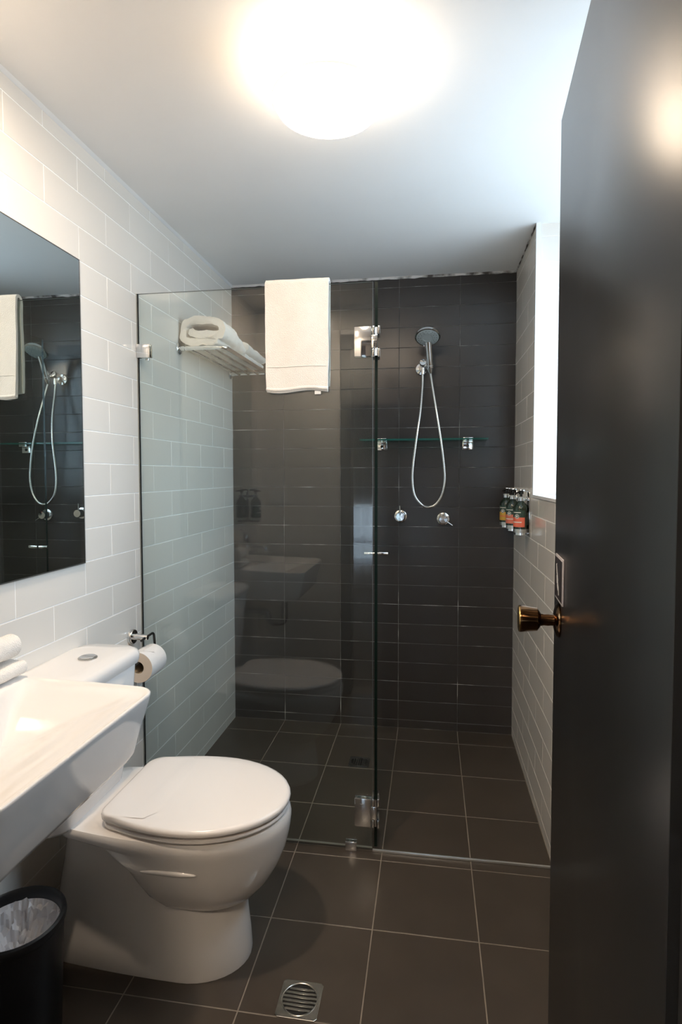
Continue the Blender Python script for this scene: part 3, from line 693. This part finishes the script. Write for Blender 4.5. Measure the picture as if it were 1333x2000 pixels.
fl_ = [(RX + (Rb + .0006) * math.cos(a), RZc + (Rb + .0006) * math.sin(a)) for a in [a0 + .1 * k for k in range(8)]]
vs = []
tip = Vector((RX + (Rb + .004) * math.cos(a0 - .25), (RY0 + RY1) / 2 - .006, RZc + (Rb + .004) * math.sin(a0 - .25)))
L0 = Vector((fl_[7][0], RY0 + .003, fl_[7][1])); L1 = Vector((fl_[7][0], RY1 - .003, fl_[7][1]))
m_.add([L0, L1, Vector((fl_[3][0], RY1 - .02, fl_[3][1] + .001)), tip, Vector((fl_[3][0], RY0 + .02, fl_[3][1] + .001))], [(0, 1, 2, 3, 4)]); m_.build('folded_tip', 'paper', tr_)

# ------------------------------------------------------------------ bin with liner
bn = thing('waste_bin', 'black plastic waste bin with a crumpled liner under the basin', 'bin', (.108, -1.80, 0))
MB().lathe([(.088, .0006), (.090, .004), (.1005, .285), (.1045, .286), (.1065, .294), (.1050, .302), (.0995, .305), (.0945, .301), (.0935, .285), (.084, .012), (0, .011)], (.108, -1.80, 0), (0, 0, 1), 48, cap1=False).build('bin_body', 'black_plastic', bn, smooth=50)
R_ = []
for k, (r, h) in enumerate([(.0925, .279), (.090, .270), (.084, .262), (.082, .245), (.076, .232), (.068, .222), (.056, .212), (.044, .207), (.030, .204), (.016, .203), (.003, .203)]):
    rg = []
    for j in range(96):
        a = 2 * PI * j / 96; v = Vector((math.cos(a) * 60 * r, math.sin(a) * 60 * r, h * 30))
        cr_ = (abs(noise.noise(v * .9)) - .25) * .016 + noise.noise(v * 2.3) * .006
        rr = min(.0928, max(.002, r + (cr_ if k else 0)))
        rg.append(Vector((.108 + rr * math.cos(a), -1.80 + rr * math.sin(a), h + (0 if k == 0 else (abs(noise.noise(v * 1.1 + Vector((3, 3, 3)))) - .2) * .03))))
    R_.append(rg)
MB().loft(R_, cap0=False).build('liner', 'liner', bn, smooth=22)

# ------------------------------------------------------------------ floor drains
def drain(cx, cy, s, along, label, metal='brushed_steel'):
    o = thing('floor_drain', label, 'drain', (cx, cy, 0)); r = s * .405; h = s / 2
    def ring_pts(f, z):
        P = []
        for j in range(48):
            a = 2 * PI * (j + .5) / 48; P.append(Vector((cx + f(a)[0], cy + f(a)[1], z)))
        return P
    sq = lambda k: (lambda a: (k * math.cos(a) / max(abs(math.cos(a)), abs(math.sin(a))), k * math.sin(a) / max(abs(math.cos(a)), abs(math.sin(a)))))
    ci_ = lambda k: (lambda a: (k * math.cos(a), k * math.sin(a)))
    MB().loft([ring_pts(sq(h), .0006), ring_pts(sq(h), .0028), ring_pts(sq(h * .985), .0034), ring_pts(ci_(r * 1.09), .0034), ring_pts(ci_(r * 1.06), .0026), ring_pts(ci_(r * 1.04), .0034), ring_pts(ci_(r), .0034), ring_pts(ci_(r), .0008)], cap0=False, cap1=False).build('surround', metal, o, smooth=25)
    MB().lathe([(0, .0009), (r, .0009)], (cx, cy, 0), (0, 0, 1), 40, cap0=False, cap1=False).build('well', 'slot_black', o)
    n = 7; pitch = 2 * r / (n + .6)
    for i in range(n + 1):
        t = -r + pitch * (i + .3); t0, t1 = t - pitch * .27, t + pitch * .27
        if i in (0, n): continue
        c = math.sqrt(max(0, r * r - min(r, abs(t)) ** 2)) * 1.0
        a, b_ = (cx - c, cy + t0, .0011), (cx + c, cy + t1, .0034)
        if along == 'y': a, b_ = (cx + t0, cy - c, .0011), (cx + t1, cy + c, .0034)
        box(a, b_).build('grate_bar', metal, o, bevel=.0004, seg=1)
drain(.720, -1.591, .104, 'x', 'square metal floor drain near the toilet base')
drain(.722, -.389, .092, 'y', 'dark floor drain inside the shower behind the screen', 'black_chrome')

# ------------------------------------------------------------------ shower set
sh = thing('hand_shower', 'chrome hand shower in its wall bracket with looped hose', 'shower', (1.0, -.05, 1.83))
BXs, BZs = .992, 1.832
MB().lathe([(.031, .0004), (.031, .006), (.028, .011), (.016, .013), (.014, .05)], (BXs - .004, 0, BZs), (0, -1, 0), 32).build('wall_flange', 'chrome', sh, smooth=40)
MB().lathe([(.0155, .0), (.017, .004), (.017, .036), (.015, .040), (0, .0405)], (BXs + .004, -.036, BZs + .012), Vector((0, -1, .25)), 28, cap1=False).build('elbow', 'chrome', sh, smooth=40)
MB().tube([(BXs + .006, -.055, BZs - .002), (BXs + .003, -.055, BZs - .034)], .0105, 16).build('hose_outlet', 'chrome', sh, smooth=50)
HB = Vector((1.031, -.074, 1.822)); HT = Vector((1.021, -.138, 1.940))
MB().tube([(BXs + .010, -.062, BZs + .008), (1.031, -.074, BZs + .006)], .0095, 14).build('holder_arm', 'chrome', sh, smooth=50)
hd = (HT - HB).normalized()
MB().lathe([(.0165, 0), (.0185, .002), (.019, .014), (.0170, .016)], HB + hd * .004, hd, 24).build('holder_cup', 'chrome', sh, smooth=40)
hs_ = MB().tube([HB - hd * .022, HB - hd * .006, HB + hd * .02, HB + hd * .06, HB + hd * .10, HT], [.0095, .0135, .0165, .017, .0175, .020], 20).build('handle', 'chrome', sh, smooth=60)
fn = Vector((.0, -.50, -.866)).normalized()      # spray face direction
hc = Vector((1.018, -.172, 1.956))
MB().lathe([(.012, -.034), (.030, -.026), (.050, -.012), (.0585, -.002), (.060, .004), (.0585, .009), (.054, .0105)], hc, fn, 40).build('spray_head', 'chrome', sh, smooth=50)
fc = MB().lathe([(.053, .0103), (.050, .0115), (.024, .0125), (.022, .011), (0, .011)], hc, fn, 40, cap0=False, cap1=False).build('spray_face', 'spray_grey', sh, smooth=30)
q = Vector((0, 0, 1)).rotation_difference(fn)
for rr, nn2 in ((.032, 12), (.043, 18)):
    for k in range(nn2):
        a = 2 * PI * k / nn2
        MB().lathe([(.0016, 0), (.0011, .0018), (0, .0018)], hc + fn * .0118 + q @ Vector((rr * math.cos(a), rr * math.sin(a), 0)), fn, 6, cap1=False).build('nozzle', 'black_plastic', fc)
hose = smooth_path([(BXs + .003, -.055, 1.80), (.994, -.066, 1.74), (.986, -.100, 1.62), (.969, -.128, 1.49), (.953, -.132, 1.36), (.949, -.132, 1.28), (.960, -.132, 1.208), (.992, -.132, 1.163), (1.024, -.132, 1.150), (1.059, -.132, 1.163), (1.089, -.132, 1.208), (1.102, -.132, 1.27), (1.101, -.132, 1.33), (1.087, -.130, 1.45), (1.064, -.112, 1.60), (1.045, -.085, 1.72), tuple(HB - hd * .020)], 22)
MB().tube(hose, [.0068 if i % 2 else .0058 for i in range(len(hose))], 10).build('hose', 'hose_steel', sh, smooth=60)
for nm, cx_, cz_, capm, la, lab in (('hot', .886, 1.096, 'hot_cap', 92, 'chrome shower tap under the shelf with its lever pointing up'), ('cold', 1.099, 1.085, 'black_chrome', -34, 'chrome shower tap with its lever pointing down to the right')):
    t_ = thing('shower_tap', lab, 'tap', (cx_, 0, cz_), 'shower taps on the charcoal wall')
    MB().lathe([(.033, .0004), (.033, .004), (.031, .008), (.024, .010)], (cx_, 0, cz_), (0, -1, 0), 36).build('wall_plate', 'chrome', t_, smooth=40)
    MB().lathe([(.022, .009), (.0215, .050), (.020, .053), (0, .0535)], (cx_, 0, cz_), (0, -1, 0), 32, cap1=False).build('tap_body', 'chrome', t_, smooth=40)
    a = math.radians(la); dv = Vector((math.cos(a), 0, math.sin(a)))
    MB().tube([Vector((cx_, -.040, cz_)) + dv * .018, Vector((cx_, -.042, cz_)) + dv * .055], .0034, 10).build('lever', 'chrome', t_, smooth=50)

# ------------------------------------------------------------------ glass shelf
gs = thing('glass_shelf', 'green-edged glass shelf on two chrome clamps behind the hose', 'shelf', (1.0, -.05, 1.478))
def shf(s, n_, z): return Vector((s, n_, z))
m_ = MB(); vs = [Vector((x_, y_, z_)) for z_ in (1.473, 1.481) for x_, y_ in ((.690, -.118), (1.306, -.118), (1.306, -.004), (.690, -.004))]
m_.add(vs, [(0, 3, 2, 1), (4, 5, 6, 7)], 0); m_.add(vs, [(0, 1, 5, 4), (1, 2, 6, 5), (2, 3, 7, 6), (3, 0, 4, 7)], 1)
m_.build('shelf_pane', ['shelf_glass', 'shelf_edge'], gs)
for xx in (.790, 1.217):
    k_ = MB(); k_.box((xx - .026, -.008, 1.430), (xx + .026, -.0004, 1.472)); k_.build('shelf_bracket', 'chrome', gs, bevel=.0015)
    box((xx - .024, -.036, 1.4655), (xx + .024, -.008, 1.4725)).build('shelf_clamp', 'chrome', gs, bevel=.001)
    box((xx - .024, -.036, 1.4815), (xx + .024, -.008, 1.4885)).build('shelf_clamp', 'chrome', gs, bevel=.001)
    MB().lathe([(.007, 0), (.007, .003), (0, .004)], (xx, -.008, 1.448), (0, -1, 0), 14, cap1=False).build('bracket_screw', 'black_chrome', gs)

# ------------------------------------------------------------------ soap dispensers
def arc_patch(cx, cy, r, z0, z1, a0, a1, n=14):
    R_ = []
    for z in (z0, z1): R_.append([Vector((cx + r * math.cos(math.radians(a0 + (a1 - a0) * k / n)), cy + r * math.sin(math.radians(a0 + (a1 - a0) * k / n)), z)) for k in range(n + 1)])
    m_ = MB(); m_.loft(R_, False, False, closed=False); return m_
def dispenser(cx, cy, wallx, main, face, lab, blab, grp, bz_=1.062):
    sg = 1 if wallx > cx else -1
    b_ = thing('pump_bottle', lab, 'bottle', (cx, cy, bz_), grp); z = bz_ + .004
    MB().lathe([(.027, .0), (.0295, .003), (.030, .010), (.030, .098), (.028, .108), (.020, .120), (.0125, .126), (.0115, .134)], (cx, cy, z), (0, 0, 1), 28).build('bottle_body', 'bottle_green', b_, smooth=45)
    MB().lathe([(.0135, .130), (.0135, .147), (.012, .148)], (cx, cy, z), (0, 0, 1), 24).build('collar', 'cap_silver', b_, smooth=40)
    MB().lathe([(.005, .146), (.005, .158), (.010, .159), (.010, .171), (.008, .173), (0, .173)], (cx, cy, z), (0, 0, 1), 20, cap1=False).build('pump', 'pump_black', b_, smooth=40)
    d_ = Vector((math.cos(math.radians(face)), math.sin(math.radians(face)), 0)); c0 = Vector((cx, cy, z + .166))
    MB().tube([c0 + d_ * .006, c0 + d_ * .028, c0 + d_ * .033 - Z * .004], [.0042, .0036, .003], 10).build('nozzle', 'pump_black', b_, smooth=50)
    MB().lathe([(.0302, .0), (.0302, .015), (.029, .016)], (cx, cy, z - .002), (0, 0, 1), 28).build('base_band', 'cap_silver', b_, smooth=40)
    tag(arc_patch(cx, cy, .0303, z + .022, z + .062, face - 62, face + 62).build('front_label', main, b_, smooth=60), 'coloured front label')
    arc_patch(cx, cy, .0303, z + .0625, z + .092, face - 62, face + 62).build('upper_label', 'label_dark', b_, smooth=60)
    arc_patch(cx, cy, .0306, z + .081, z + .084, face - 40, face + 30, 8).build('label_line', 'label_white', b_)
    arc_patch(cx, cy, .0306, z + .040, z + .044, face - 42, face + 36, 8).build('label_band', 'label_white' if main != 'label_yellow' else 'label_coral', b_)
    arc_patch(cx, cy, .0303, z + .030, z + .082, face + 85, face + 130, 8).build('rear_label', 'label_grey', b_)
    for r_, off, mm in ((.0092, .0308, 'label_white'), (.0070, .0313, 'label_dark'), (.0042, .0318, 'label_white')):
        o_ = Vector((cx, cy, z + .066)) + d_ * (off - .0006)
        MB().lathe([(0, 0), (r_, 0), (r_, .0006), (0, .0006)], o_, d_, 24, cap0=False, cap1=False).build('emblem', mm, b_)
    k_ = thing('bottle_bracket', blab, 'bracket', (wallx, cy, bz_), grp.replace('bottles', 'brackets'))
    xw = wallx - sg * .0005
    box((xw, cy - .024, bz_ - .010), (xw - sg * .004, cy + .024, bz_ + .172)).build('back_plate', 'chrome', k_, bevel=.0008)
    for zz, hh, rr in ((bz_ - .008, .010, .026), (bz_ + .134, .012, .0152)):
        m_ = MB(); m_.lathe([(rr, 0), (rr, hh), (rr - .0015, hh), (rr - .0015 if zz > bz_ else .001, 0)], (cx, cy, zz), (0, 0, 1), 28, cap0=False, cap1=False)
        m_.build('ring', 'chrome', k_, smooth=40)
        box((cx + sg * (rr - .001), cy - .008, zz), (xw - sg * .003, cy + .008, zz + hh)).build('arm', 'chrome', k_, bevel=.0006)
    box((xw - sg * .003, cy - .004, bz_ + .171), (cx - sg * .004, cy + .004, bz_ + .180)).build('lock_arm', 'chrome', k_, bevel=.0006)
g_ = 'soap bottles on the shower side wall'
dispenser(1.410, -.440, RW, 'label_coral', -128, 'green pump bottle with coral label nearest the door', 'chrome wall bracket holding the coral-label bottle', g_)
dispenser(1.402, -.262, RW, 'label_salmon', -128, 'green pump bottle with salmon label, middle of three', 'chrome wall bracket holding the salmon-label bottle', g_)
dispenser(1.396, -.080, RW, 'label_yellow', -128, 'green pump bottle with yellow label in the shower corner', 'chrome wall bracket holding the yellow-label bottle', g_)
dispenser(.048, -2.235, .0064, 'label_dark', 20, 'dark pump bottle beside the basin mirror, seen reflected in the screen', 'chrome bracket of the bottle beside the basin mirror', 'soap bottles at the basin', 1.045)

# power point on the wall by the doorway
pp = thing('power_point', 'white double power point on the doorway wall, reflected in the screen', 'power point', (.132, FY, 1.174))
box((.074, FY + .0004, 1.137), (.190, FY + .008, 1.211)).build('cover_plate', 'switch_plastic', pp, bevel=.002)
for xx in (.104, .160):
    box((xx - .006, FY + .0078, 1.188), (xx + .006, FY + .012, 1.202)).build('switch', 'switch_plastic', pp, bevel=.001)
    for dx_, dz_, rz_ in ((-.008, .006, .5), (.008, .006, -.5), (0, -.012, 0)):
        m_ = MB().box((-.0012, 0, -.0045), (.0012, .0006, .0045)); mm = Matrix.Rotation(rz_, 3, 'Y')
        m_.v = [tuple(mm @ Vector(v) + Vector((xx + dx_, FY + .0079, 1.163 + dz_))) for v in m_.v]
        m_.build('socket_slot', 'slot_black', pp)
